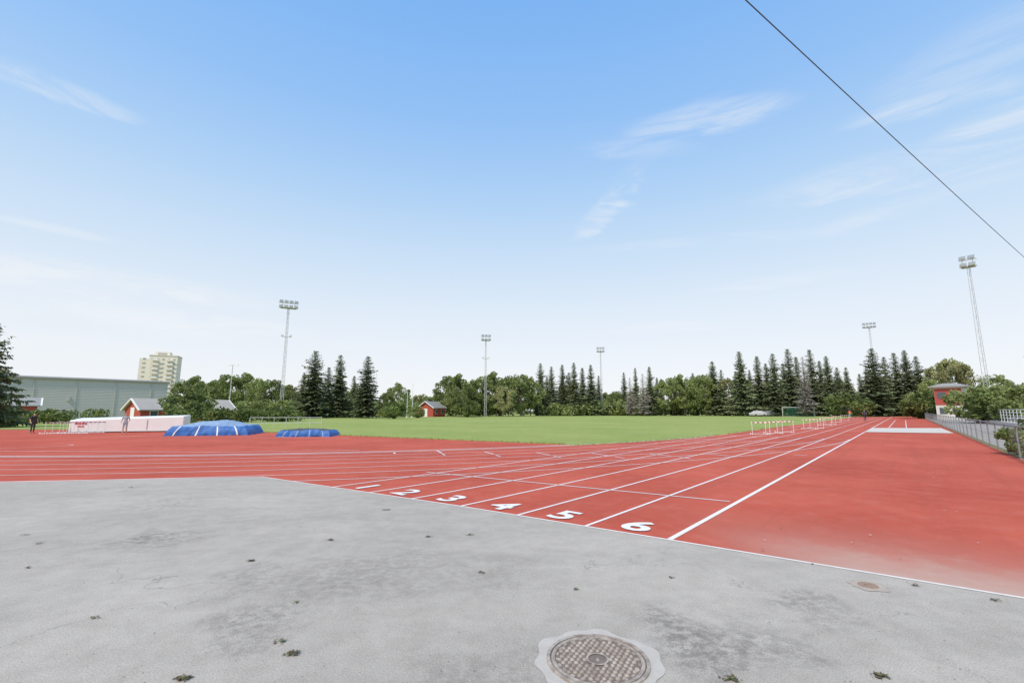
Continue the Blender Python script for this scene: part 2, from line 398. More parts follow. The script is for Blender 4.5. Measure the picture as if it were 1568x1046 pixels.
# ------------------------------------------------------------------ trees
def cards(cent, size, rng, up=0.0):
    N = len(cent); a = rng.normal(size=(N,3)); a /= np.linalg.norm(a, axis=1)[:,None]
    r = rng.normal(size=(N,3)); bb = np.cross(a, r); bb /= np.linalg.norm(bb, axis=1)[:,None]
    s = (size*rng.uniform(.6, 1.3, N))[:,None]
    v = np.stack([cent-a*s, cent+bb*s*.6, cent+a*s, cent-bb*s*.6], 1).reshape(-1,3)
    return v, np.arange(4*N).reshape(N,4)

def tubes_np(segs, n=5):
    mb = MB()
    for a, bq, r1, r2 in segs: mb.tube(a, bq, r1, r2, n)
    F = [f for f in mb.f if len(f) == 4]
    return np.array(mb.v), np.array(F)

def spruce_mesh(name, seed, H=15.0, R=3.0, mats=None, nbr=300, low=.05, ragged=.3, fw=.30, fd=4.2):
    rng = np.random.default_rng(seed); tri = []; segs = [((0,0,0),(0,0,H*.55),H*.014,H*.008),((0,0,H*.55),(0,0,H*.995),H*.008,.02)]
    for i in range(nbr):
        z = low + (1-low)*((i+rng.uniform(0,1))/nbr)**1.12
        z = min(z, .99); az = i*2.399 + rng.uniform(-.3, .3)
        lump = 1 + .20*math.sin(az*2+seed+z*5) + .13*math.sin(z*34+seed)
        L = R*((1-z)**.80)*(1-.25*math.exp(-((z-low)*12)))*rng.uniform(1-ragged, 1.15)*lump + .18
        dr = rng.uniform(.12, .45) if z < .7 else rng.uniform(-.6, .1)
        d = np.array([math.cos(az), math.sin(az), 0]); side = np.array([-d[1], d[0], 0])
        base = np.array([0, 0, z*H])
        if L > .6*R and i % 3 == 0: segs.append((tuple(base), tuple(base + d*L*.85 + np.array([0,0,-dr*L*.75])), .035, .012))
        nf = max(3, int(L*fd))
        for k in range(nf):
            t = (k+.6)/nf; p = base + d*L*t + np.array([0,0,-dr*L*t + .14*L*t*t])
            fl = (.26*L*(1.1-t*.75)+.16)*rng.uniform(.7,1.25)
            for sgn in (-1, 1):
                tip = p + (d*rng.uniform(.4,.95) + side*sgn*rng.uniform(.5,1))*fl + np.array([0,0,-fl*rng.uniform(.1,.8)])
                wv = (d*.9 - side*sgn*.2 + np.array([0,0,rng.uniform(-.8,.8)]))*fl*fw
                tri += [p-wv, p+wv, tip]
            if rng.random() < .5:
                tip = p + np.array([0,0,-fl*rng.uniform(.6,1.1)]) + d*.1*fl; wv = d*fl*fw*.8
                tri += [p-wv, p+wv, tip]
    tri = np.array(tri); nT = len(tri)//3
    tv, tf = tubes_np(segs)
    T3 = tri.reshape(-1,3,3); mid = (T3[:,1]+T3[:,2])/2 + (T3[:,1]-T3[:,0])*.16
    Q = np.concatenate([T3[:,:2], mid[:,None], T3[:,2:]], 1).reshape(-1,3)
    V = np.concatenate([Q, tv]); F = np.concatenate([np.arange(4*nT).reshape(nT,4), tf+4*nT])
    return np_mesh(name, V, F, mats or [spruce_m, bark_m], np.concatenate([np.zeros(nT), np.ones(len(tf))]))

def broadleaf_mesh(name, seed, H=11.0, W=4.5, mats=None, leaf_s=.25, nclump=48, per=100, base=.14):
    rng = np.random.default_rng(seed); segs = []; cen = []
    hz = H*base
    segs.append(((0,0,0),(rng.uniform(-.2,.2),0,H*.4),H*.018,H*.012))
    for i in range(nclump):
        th = rng.uniform(0, 6.283); zz = rng.uniform(-1, 1); rr = math.sqrt(1-zz*zz)*rng.uniform(.45,1.0)
        wob = 1+.25*math.sin(th*2+seed)+.12*math.sin(th*5+seed*2)
        c = np.array([rr*W*wob*math.cos(th), rr*W*wob*math.sin(th), hz + (H-hz)*.5*(1+zz*.86) ])
        r = W*rng.uniform(.16,.34)*(1.15-.35*abs(zz))
        m_ = rng.normal(size=(per,3)); m_ /= np.linalg.norm(m_, axis=1)[:,None]
        m_[:,2] *= .8
        cen.append(c + m_*r*(rng.uniform(.3,1.05,per)**.5)[:,None])
        if i % 3 == 0: segs.append(((0,0,H*.3*rng.uniform(.6,1.2)), tuple(c), H*.007, .02))
    cen = np.concatenate(cen); v, f = cards(cen, leaf_s, rng)
    tv, tf = tubes_np(segs)
    return np_mesh(name, np.concatenate([v, tv]), np.concatenate([f, tf+len(v)]), mats or [leaf_m, bark_m], np.concatenate([np.zeros(len(f)), np.ones(len(tf))]))

SPR = [spruce_mesh('spruce_a', 1, 15, 3.3), spruce_mesh('spruce_b', 2, 15, 3.0, ragged=.45), spruce_mesh('spruce_c', 3, 15, 3.7, low=.07), spruce_mesh('spruce_d', 4, 15, 2.8, ragged=.4), spruce_mesh('spruce_e', 8, 15, 3.2, ragged=.55)]
DEAD = spruce_mesh('bare_spruce', 5, 15, 3.0, [dead_m, bark_m], 190, .08, .5, .16, 4)
BRD = [broadleaf_mesh('broad_a', 21), broadleaf_mesh('broad_b', 22, 11, 3.8), broadleaf_mesh('broad_c', 23, 10, 5.2, nclump=58), broadleaf_mesh('broad_d', 24, 11, 4.2, mats=[leaf2_m, bark_m])]
BUSH = [broadleaf_mesh('bush_a', 31, 2.4, 1.5, leaf_s=.11, nclump=30, per=110, base=.05), broadleaf_mesh('bush_b', 32, 2.2, 1.8, leaf_s=.12, nclump=30, per=110, base=.05, mats=[hedge_m, bark_m])]

def place(name, me, xy, s, sz=None, rz=None):
    o = link(bpy.data.objects.new(name, me)); o.location = (xy[0], xy[1], -.05)
    o.scale = (s, s, sz if sz else s); o.rotation_euler[2] = random.random()*6.28 if rz is None else rz
    return o
def hgt(yrow, Y):                       # survey elevation row -> height in metres at northing Y
    v = (523-yrow)/697; return 1.7 + Y*(.149+.9888*v)/(.9888-.149*v)

for x, yt, Y, mi, wf in [(478,537,100,0,1.45),(517,543,104,2,1.05),(560,545,100,1,1.45),(500,562,112,3,1.4),(540,575,112,1,1.2),(462,570,108,3,1.2),
        (828,556,140,0,1.0),(845,561,150,3,1.1),(862,558,142,1,1.05),(880,555,140,4,1.05),(893,563,150,3,1.15),(906,558,142,1,1.1),(872,570,150,2,1.1),(838,575,138,3,1.1),(918,575,150,3,1.0),
        (957,570,150,3,.9),(975,563,147,4,.8),(997,561,142,1,1.05),(1008,578,150,0,.9),
        (1036,575,150,3,1.0),(1064,571,148,4,1.0),(1095,553,140,2,1.1),(1108,566,148,3,1.0),(1138,538,133,0,1.1),(1165,545,136,3,1.2),(1178,556,138,1,1.1),(1190,541,130,1,1.1),(1205,556,138,2,.9),(1214,534,134,4,1.1),(1226,546,138,3,1.1),
        (1248,535,134,3,1.1),(1262,552,138,1,1.0),(1273,545,130,0,1.0),(1288,562,138,2,.9),(1302,562,128,2,.9),(1322,572,140,3,1.1),(1334,560,138,0,.9),(1345,533,125,1,1.4),(1363,546,133,4,1.1),(1379,540,130,3,1.2),(1396,536,128,0,1.0),(1413,545,131,1,1.1),(1130,568,142,4,1.0),(1152,566,142,3,1.0)]:
    H = hgt(yt, Y); sz = H/15; place('spruce_tree', SPR[mi], brg(px(x), Y), sz*wf, sz)
for x, yt, Y in [(986,572,136),(1236,546,122),(966,578,138)]:
    H = hgt(yt, Y); place('bare_spruce_tree', DEAD, brg(px(x), Y), H/15*1.1, H/15)
place('spruce_tree', spruce_mesh('spruce_near', 41, 11.2, 3.6, nbr=380, ragged=.5, fw=.24), (-52.4, 45), 1.0)
place('spruce_tree', spruce_mesh('spruce_near2', 42, 12, 4.0, nbr=380, ragged=.5, fw=.24), (38.2, 30), 1.0)
for x, yt, Y, mi, wf in [(283,580,125,0,1),(300,574,118,1,1),(322,577,120,2,1),(348,572,115,0,1),(372,570,118,1,1.1),(395,574,115,2,.9),(415,580,112,0,.9),(436,590,112,1,1),(440,588,120,3,1),
        (606,585,112,1,.9),(592,600,108,0,.8),(545,590,115,2,.9),(640,604,140,3,1),(654,606,145,0,1),(625,606,135,1,1),(672,600,140,0,.9),
        (690,574,128,0,1),(706,571,125,1,.9),(724,578,128,2,.8),(742,574,130,0,.9),(760,568,130,1,1.0),(779,570,132,2,.8),(797,572,130,0,.9),(812,576,134,1,.9),(700,590,118,2,.8),(770,590,120,3,.8),
        (930,600,160,1,1),(945,598,165,0,1),(1016,580,140,1,.8),(1030,577,142,0,.8),(1048,572,140,1,.9),(1064,570,142,2,.75),(1080,572,140,0,.8),(1116,578,140,3,.8),(1150,585,140,0,.8),(1225,590,140,1,.8),(1290,580,140,0,.8),
        (1440,560,140,3,.8),(1462,548,130,3,.75),(1478,556,125,3,.7),(1500,590,110,1,.7),(1530,572,105,0,.8),(1555,582,95,2,.7),(1428,580,120,0,.7),(1590,575,100,1,.8)]:
    H = hgt(yt, Y); sz = H/11; place('broadleaf_tree', BRD[mi], brg(px(x), Y), sz*wf*.95, sz)
for x, yt, Y, mi in [(283,600,68,1),(400,612,85,0),(432,613,75,0),(420,622,70,1),(372,618,86,0),(355,622,90,1),(715,612,112,1),(1408,602,95,0),(1420,598,92,1),(1500,594,62,0),(1520,598,58,1),(1545,592,60,0),(1565,594,52,0),(1300,602,118,1),(603,615,92,1),(640,622,100,0)]:
    H = hgt(yt, Y); place('bush', BUSH[mi], brg(px(x), Y), H/2.3*1.0, H/2.3)

def leafmass(name, path, h0, h1, wid, n, size, m, seed, clump=1.6):
    rng = np.random.default_rng(seed); pts = np.array(path, float); seg = np.linalg.norm(np.diff(pts, axis=0), axis=1); cum = np.concatenate([[0], np.cumsum(seg)])
    nc = int(cum[-1]/clump*2.2); out = []
    for i in range(nc):
        s = rng.uniform(0, cum[-1]); k = min(np.searchsorted(cum, s, 'right')-1, len(seg)-1); p = pts[k] + (pts[k+1]-pts[k])*((s-cum[k])/seg[k])
        h = h0 + (h1-h0)*(.5+.5*mn.noise(Vector((s*.07, seed, 0)))*1.6)*rng.uniform(.7,1.15); h = max(h, .6)
        q = rng.normal(size=(n,3)); q /= np.linalg.norm(q, axis=1)[:,None]; q *= (rng.uniform(.2,1,n)**.4)[:,None]
        c = np.array([p[0]+rng.normal()*wid*.35, p[1]+rng.normal()*wid*.35, h*.5])
        out.append(c + q*np.array([clump*rng.uniform(.7,1.3), clump*rng.uniform(.7,1.3), h*.52]))
    cen = np.concatenate(out); cen[:,2] = np.abs(cen[:,2]); v, f = cards(cen, size, rng)
    return link(bpy.data.objects.new(name, np_mesh(name, v, f, [m])))
leafmass('hedge', [(-80,52),(-66,58),(-54,60.5)], 1.7, 2.3, 1.2, 130, .17, hedge_m, 3, 1.0)
leafmass('hedge', [(-46.5,60),(-39,65),(-32,70)], 1.3, 2.2, 1.5, 110, .18, hedge_m, 5, 1.0)
leafmass('undergrowth', [brg(px(255),104), brg(px(450),108), brg(px(600),112)], 2.4, 5.5, 3, 100, .34, leaf_m, 6, 2.0)
leafmass('undergrowth', [brg(px(600),125), brg(px(700),130), brg(px(900),142), brg(px(1010),150)], 2.2, 5.8, 4, 100, .38, leaf_m, 7, 2.2)
leafmass('undergrowth', [brg(px(985),146), brg(px(1150),140), brg(px(1330),134), brg(px(1420),131)], 2.0, 5.5, 4, 100, .38, hedge_m, 8, 2.2)
leafmass('undergrowth', [brg(px(1410),118), brg(px(1500),100), brg(px(1620),70)], 2.5, 5, 4, 110, .3, leaf_m, 9, 2.0)
leafmass('distant_tree_row', [brg(px(-150),210), brg(px(250),230), brg(px(700),240), brg(px(1000),240), brg(px(1400),220), brg(px(1750),160)], 7, 14, 6, 80, .8, leaf_m, 10, 4.5)
for s, off, k in ((1.2,.5,.42),(2.6,.4,.50),(4.0,.7,.45),(6.5,1.2,.5)):
    place('bush', BUSH[0], fen(s, off), k)

# ------------------------------------------------------------------ chain-link fence
fb = MB(); Hf = 1.15
s0, s1 = -17, 138
def fp(s, z): q = FEN + D*s; return Vector((q.x, q.y, z))
s = s0
while s <= s1:
    fb.tube(fp(s,0), fp(s,Hf+.05), .026, n=7); s += 2.5
fb.tube(fp(s0,Hf), fp(s1,Hf), .022, n=6); fb.tube(fp(s0,.62), fp(s1,.62), .008, n=4); fb.tube(fp(s0,.08), fp(s1,.08), .008, n=4)
fence_root = empty('chain_link_fence')
fence_m = mat('fence_steel', (0.27,0.275,0.28), .7, .12, 3)
fb.obj('posts_and_rails', [fence_m], parent=fence_root)
wv = []; wf = []
s = s0
while s < s1:
    st = .075 if s < 40 else .15
    w = .0045 if s < 40 else .01
    for sg in (1, -1):
        a = fp(s, .06); bq = fp(s+sg*(Hf-.06), Hf)
        off = Vector((D.x, D.y, 0))*w
        o = len(wv); wv += [tuple(a-off), tuple(a+off), tuple(bq+off), tuple(bq-off)]; wf.append((o,o+1,o+2,o+3))
    s += st
me = np_mesh('mesh_wires', wv, wf, [fence_m]); o = link(bpy.data.objects.new('mesh_wires', me)); o.parent = fence_root

tr_ = empty('spectator_terrace')
tb = MB(); a = fen(16, 5.4); bq = fen(70, 5.4); L = (Vector(bq)-Vector(a)).length; ang = math.atan2(D.y, D.x)
mid = (Vector(a)+Vector(bq))/2
for i, (off, hh) in enumerate(((0,.45),(1.0,.9))):
    cc = mid - P*off; tb.box((cc.x, cc.y, hh/2), (L, .98, hh), 0, ang)
tb.obj('steps', [concrete_m], parent=tr_)
rl = MB()
for i in range(28):
    q = Vector(fen(16+2*i, 5.3)); rl.tube((q.x,q.y,.4), (q.x,q.y,1.75), .03)
for z in (.85,1.15,1.45,1.75):
    a3 = Vector(fen(16,5.3)); b3 = Vector(fen(70,5.3)); rl.tube((a3.x,a3.y,z),(b3.x,b3.y,z), .022)
rl.obj('railing', [white_m], parent=tr_)

# ------------------------------------------------------------------ floodlight masts
lamp_w = mat('floodlight_housing', (0.70,0.70,0.67), .5, .1, 3)
mast_m = mat('mast_steel', (0.50,0.51,0.51), .6, .1, 3)
lampglass = mat('lamp_glass', (0.30,0.32,0.33), .25, .1, 3)
def mast(xy, H, wid=.8, heads=4, rz=0.0, mid_h=None, thin=1.0):
    m = MB(); n = max(8, int(H/1.0)); cs = [(-1,-1),(1,-1),(0,1)]; K = 3
    def cw(t): return wid/2*(1-.5*t)
    for sx, sy in cs:
        m.tube((sx*cw(0),sy*cw(0),0),(sx*cw(1),sy*cw(1),H-.6), .045*thin, .035*thin, 5)
    for i in range(n):
        t0 = i/n; t1 = (i+1)/n; z0 = t0*(H-.6); z1 = t1*(H-.6)
        for k in range(K):
            a = cs[k]; b2 = cs[(k+1) % K]
            if i % 2: a, b2 = b2, a
            m.tube((a[0]*cw(t0),a[1]*cw(t0),z0),(b2[0]*cw(t1),b2[1]*cw(t1),z1), .016*thin, n=4)
    W = .9*heads/2
    for z in (H-.9, H+.1):
        m.tube((-W,-.35,z),(W,-.35,z), .045, n=5); m.tube((-W,.35,z),(W,.35,z), .045, n=5)
        for k in range(heads):
            x = -W + .45 + k*.9; m.tube((x,-.35,z),(x,.35,z), .03, n=4)
            R = Matrix.Rotation(math.radians(-35), 4, 'X'); c0 = Vector((x, -.62, z+.12))
            bx = [R @ Vector((sx*w_, sy*.16, sz*h_)) + c0 for (sy, w_, h_) in ((-1,.36,.30),(1,.24,.2)) for sx, sz in ((-1,-1),(1,-1),(1,1),(-1,1))]
            m.add(bx, [(0,1,2,3)], 2); m.add(bx, [(7,6,5,4),(0,4,5,1),(1,5,6,2),(2,6,7,3),(3,7,4,0)], 1)
    for sx in (-1, 1): m.tube((sx*W*.6,-.35,H-.9),(sx*W*.6,-.35,H+.1), .04, n=4)
    m.box((0,0,H-1.0), (W*1.6,.9,.06), 0)
    if mid_h:
        m.tube((-.8,0,mid_h),(.8,0,mid_h), .05, n=5)
        for x in (-.75,.75): m.box((x,-.15,mid_h+.2), (.45,.35,.35), 1)
    return m.obj('floodlight_mast', [mast_m, lamp_w, lampglass], (xy[0], xy[1], 0), rz)
mast(brg(px(430),90), 23, .62, 4, .5, 16.2)
mast(brg(px(743),120), 21, .62, 3, 0.2, 15.2)
mast(brg(px(922),148), 21.5, .7, 3, -.1)
mast(brg(px(1346),142), 28.5, .7, 4, -.6)
mast((65, 62.5), 22.8, .66, 2, -.9, 6, .75)

sl = MB(); sl.tube((0,0,0),(0,0,11.0), .11, .06, 8); sl.tube((-.9,0,11),(.9,0,11), .04)
for x in (-.9, .9): sl.box((x,0,11.02), (.75,.3,.16), 1, taper=.7)
sl.obj('street_lamp', [galv_m, lamp_w], (*brg(px(350),95), 0))
for x, yt in ((631,588),(623,600),(574,570)):
    f_ = MB(); H = hgt(yt, 110); f_.tube((0,0,0),(0,0,H), .07, .04, 8); f_.tube((0,0,H),(0,0,H+.12), .1, .05, 8); f_.tube((.12,0,1.2),(.08,0,H-.1), .012, n=4); f_.box((0,0,.1), (.4,.4,.2))
    f_.obj('flagpole', [white_m], (*brg(px(x),110), 0))

# overhead cable between wooden poles
cb = MB(); A = Vector((-13,-5,8.4)); B = Vector((48,36.4,8.6)); prev = None
for i in range(61):
    t = i/60; p = A.lerp(B, t); p.z -= 1.6*t*(1-t)
    if prev is not None: cb.tube(prev, p, .0095, n=6)
    prev = p.copy()
cb.obj('overhead_cable', [dark_m])
wood_m = mat('pole_wood', (0.20,0.15,0.11), .9, .25, 4, .4)
for q in (A, B):
    w_ = MB(); w_.tube((0,0,0),(0,0,q.z+.3), .15, .10, 12); w_.tube((0,0,q.z-.05),(0,0,q.z+.02), .11, n=12); w_.box((0,0,q.z-.2), (.9,.1,.1)); w_.obj('utility_pole', [wood_m], (q.x, q.y, 0), .9)

# ------------------------------------------------------------------ buildings
clad_m = mat('hall_cladding', (0.50,0.495,0.47), .6, .05, .4)
hall = empty('sports_hall', (-78, 103.5, 0), math.atan2(-(103.5-78), -(-78+100)))
Lh = 70; Hh = 8.0; NS = 26
w = MB(); prof = []
for i in range(NS):
    z0 = i*Hh/NS; z1 = (i+1)*Hh/NS; prof += [(.05, z0), (0.0, z1-.02)]
vs = []
for (o_, z_) in prof: vs += [(0, o_, z_), (Lh, o_, z_)]
w.add(vs, [(2*i, 2*i+1, 2*i+3, 2*i+2) for i in range(len(prof)-1)])
w.add([(0,0,0),(0,-40,0),(0,-40,Hh),(0,-20,Hh+1.2),(0,0,Hh)], [(0,1,2,3,4)])
w.add([(Lh,0,0),(Lh,-40,0),(Lh,-40,Hh),(Lh,-20,Hh+1.2),(Lh,0,Hh)], [(4,3,2,1,0)])
w.add([(0,-40,0),(Lh,-40,0),(Lh,-40,Hh),(0,-40,Hh)], [(0,1,2,3)])
w.obj('walls', [clad_m], parent=hall)
w = MB(); w.add([(-.3,.3,Hh+.01),(Lh+.3,.3,Hh+.01),(Lh+.3,-20,Hh+1.25),(-.3,-20,Hh+1.25),(Lh+.3,-40.3,Hh+.01),(-.3,-40.3,Hh+.01)], [(0,1,2,3),(3,2,4,5)]); w.box((Lh/2,.28,Hh-.12), (Lh+.6,.12,.3)); w.box((-.3,-20,Hh-.1),(.1,40,.3))
w.obj('roof', [roof_m], parent=hall)
w = MB()
for i in range(12): w.tube((3+i*6,.12,0),(3+i*6,.12,Hh-.3), .05, n=6)
for i in range(6): w.tube((5+i*11,.07,2.5+(i%2)),(5+i*11,.07,2.5+(i%2)+.9), .3, n=4)
w.obj('downpipes', [clad_m], parent=hall)

tow = empty('apartment_building', (*brg(px(241),300), 0), .45)
cream = mat('cream_render', (0.80,0.74,0.61), .8, .06, .3)
bw = MB(); bw.box((1.5,0,18.3),(15,13,36.6)); bw.box((-8.5,-.8,17.2),(5,11,34.4)); bw.box((0,0,38.1),(8,7,3.0)); bw.box((1.5,0,36.9),(15.6,13.6,.5),0); bw.obj('walls', [cream], parent=tow)
gw = MB()
for fl in range(12):
    z = 3+fl*2.85
    for i in range(5): gw.box((-4.2+i*2.85,-6.52,z),(1.25,.1,1.1))
    gw.box((-8.5,-6.32,z),(1.6,.1,1.1))
    for i in range(4): gw.box((9.02,-4.6+i*3.0,z),(.1,1.1,1.1)); gw.box((-11.02,-4.6+i*2.6,z),(.1,1.1,1.1))
gw.box((0,-3.53,38.2),(5,.1,1.2))
gw.obj('windows', [mat('tower_glass',(0.42,0.40,0.36),.3,.2,1)], parent=tow)
gb = MB()
for fl in range(12):
    z = 2.0+fl*2.85
    for x in (-2.5, 5.2): gb.box((x,-7.2,z),(3.6,1.3,.18)); gb.box((x,-7.85,z+.6),(3.6,.08,.95))
gb.obj('balconies', [mat('balcony_panel',(0.82,0.79,0.72),.6,.05,1)], parent=tow)

def gable_house(name, xy, rz, L, Wd, H, ridge, wall_m, rf):
    e = empty(name, (xy[0], xy[1], 0), rz)
    w = MB(); x, y = L/2, Wd/2
    w.add([(-x,-y,0),(x,-y,0),(x,y,0),(-x,y,0),(-x,-y,H),(x,-y,H),(x,y,H),(-x,y,H),(-x,0,ridge),(x,0,ridge)], [(0,1,5,4),(2,3,7,6),(3,0,4,8,7),(1,2,6,9,5)])
    w.obj('walls', [wall_m], parent=e)
    r = MB(); t = .15; ov = .35; sl_ = (ridge-H)/y
    for sg in (-1, 1):
        pts = [(-x-ov, sg*(y+ov), H-ov*sl_+.05), (x+ov, sg*(y+ov), H-ov*sl_+.05), (x+ov, 0, ridge+.05), (-x-ov, 0, ridge+.05)]
        r.add(pts + [(a, b_, c_+t) for a, b_, c_ in pts], [(0,1,2,3),(7,6,5,4),(0,4,5,1),(1,5,6,2),(2,6,7,3),(3,7,4,0)])
    r.obj('roof', [rf], parent=e)
    g = MB()
    for sg in (-1, 1):
        for ex in (-x-ov-.03, x+ov+.03): g.tube((ex, sg*(y+ov), H-ov*sl_+.1), (ex, 0, ridge+.12), .13, n=4)
    for i in range(max(1, int(L/3))):
        cx = -x + L*(i+.5)/max(1, int(L/3)); g.box((cx, -y-.03, H*.58), (1.15,.05,1.15))
    g.box((-x-.03, 0, 1.05), (.05,1.1,2.1))
    g.obj('white_trim', [white_m], parent=e)
    g = MB()
    for i in range(max(1, int(L/3))):
        cx = -x + L*(i+.5)/max(1, int(L/3)); g.box((cx, -y-.07, H*.58), (.95,.05,.95))
    g.obj('windows', [glass_m], parent=e)
    return e
lt_roof = mat('pale_metal_roof', (0.42,0.385,0.34), .8, .15, 1)
gable_house('red_clubhouse', (-54.3, 76.0), 1.1, 14, 4.6, 1.8, 3.3, red_m, lt_roof)
gable_house('red_cabin', (*brg(px(661),122),), 1.2, 6, 4.6, 2.3, 3.8, red_m, roof_m)
gable_house('red_cabin', (*brg(px(18),66),), .8, 5.0, 3, 2.4, 3.3, red_m, roof_m)
sh = empty('field_shelter', (*brg(px(940),146), 0)); m_ = MB(); m_.box((0,1.2,1.5),(7.5,.1,3)); m_.box((-3.7,0,1.5),(.1,2.4,3)); m_.box((3.7,0,1.5),(.1,2.4,3)); m_.obj('walls', [mat('shelter_wall',(0.12,0.15,0.13),.7,.1,1)], parent=sh)
m_ = MB(); m_.box((0,0,3.1),(8.2,3.2,.2)); m_.obj('roof', [lt_roof], parent=sh)

# judges' building on the right: white rendered block with a red boarded end
jb = empty('judges_building', (80.6, 84, 0), .55)
w = MB(); w.box((0,0,2.9),(3.6,3.8,5.8)); w.obj('walls', [mat('white_render',(0.66,0.63,0.58),.8,.06,.8)], parent=jb)
w = MB(); w.box((-1.84,0,4.1),(.08,3.7,2.9)); w.obj('red_panels', [red_m], parent=jb)
w = MB(); w.box((0,0,5.92),(4.8,5.0,.24)); w.box((0,0,6.30),(4.6,4.8,.52),taper=.35); w.obj('roof', [roof_m], parent=jb)
w = MB()
for y in (-.9,.9): w.box((-1.90,y,4.4),(.05,1.2,1.1)); w.box((-1.87,y,1.6),(.05,1.0,1.1))
w.box((.5,-1.93,4.2),(1.1,.05,1.1)); w.box((.5,-1.93,1.2),(.9,.05,2.1)); w.obj('windows', [glass_m], parent=jb)

def car(xy, rz, col):
    e = empty('parked_car', (*xy, 0), rz); m = MB(); ys = .85
    prof = [(-2.1,.35),(-2.15,.8),(-1.9,1.0),(-1.35,1.08),(-.75,1.48),(.75,1.50),(1.5,1.1),(2.1,.95),(2.2,.4)]
    vs = [(x, -ys*(1 if z < 1.15 else .8), z) for x, z in prof] + [(x, ys*(1 if z < 1.15 else .8), z) for x, z in prof]; n_ = len(prof)
    m.add(vs, [tuple(range(n_)), tuple(reversed(range(n_, 2*n_)))] + [(i, n_+i, n_+(i+1) % n_, (i+1) % n_) for i in range(n_)])
    m.obj('body', [mat('car_paint', col, .3, .02, 1)], parent=e)
    w = MB()
    for x in (-1.35, 1.35):
        for y in (-.8, .8): w.tube((x, y-.1, .33), (x, y+.1, .33), .33, n=16)
    w.box((0,0,1.25),(1.5,1.5,.32),0,taper=.85); w.obj('wheels_and_glass', [dark_m], parent=e)
car(brg(px(1160),128), .2, (.6,.6,.6)); car(brg(px(1176),129), .1, (.25,.26,.28))

# ------------------------------------------------------------------ sports equipment
hred = mat('hurdle_red',(.45,.08,.06),.6,.05,3)
def hurdle_mesh():
    m = MB(); h = .84
    for x in (-.55, .55):
        m.tube((x,0,.03),(x,0,h-.05), .015, n=8); m.tube((x,-.03,.03),(x,.62,.03), .018, n=8); m.box((x,.58,.045),(.06,.1,.09),0)
    m.tube((-.55,0,.06),(.55,0,.06), .012, n=6)
    m.box((0,-.005,h), (1.2,.03,.07), 0)
    for x in (-.45,-.15,.15,.45): m.box((x,-.022,h), (.14,.006,.065), 1)
    ob = m.obj('tmp', [white_m, hred]); me = ob.data; bpy.data.objects.remove(ob); return me
HM = hurdle_mesh()
def hurdle(xy, rz, s=1.0):
    o = link(bpy.data.objects.new('hurdle', HM)); o.location = (xy[0], xy[1], .012); o.rotation_euler[2] = rz; o.scale = (s,s,s)
hr = math.atan2(.649, -.761)+math.pi
for x, y in ((17.2,32.0),(18.9,33.4),(20.6,34.9),(26.6,41.2),(28.2,42.8),(35.2,51.8),(36.8,53.4),(45,64),(53,73.5)): hurdle((x, y), hr + .45, 1.0)

gl = empty('football_goal', (77, 124, 0), math.atan2(.649,-.761))
m = MB()
for x in (-3.66, 3.66): m.tube((x,0,0),(x,0,2.44), .06, n=8); m.tube((x,0,2.44),(x,-.9,2.35), .03); m.tube((x,-.9,2.35),(x,-2.0,0), .03); m.tube((x,0,.04),(x,-2.0,.04), .03)
m.tube((-3.72,0,2.44),(3.72,0,2.44), .06, n=8); m.tube((-3.66,-2,.04),(3.66,-2,.04), .03)
m.obj('frame', [white_m], parent=gl)
m = MB()
for i in range(37):
    x = -3.6+i*.2; m.tube((x,-.9,2.35),(x,-2.0,.03), .014, n=3); m.tube((x,0,2.42),(x,-.9,2.35), .012, n=3)
for j in range(12):
    t = j/11; y = -.9-1.1*t; z = 2.35*(1-t)+.03; m.tube((-3.6,y,z),(3.6,y,z), .014, n=3)
    for sx in (-3.63,3.63): m.tube((sx,0,z),(sx,y,z), .012, n=3)
m.obj('net', [mat('net_green', (0.12,0.45,0.33), .8, .1, 2)], parent=gl)

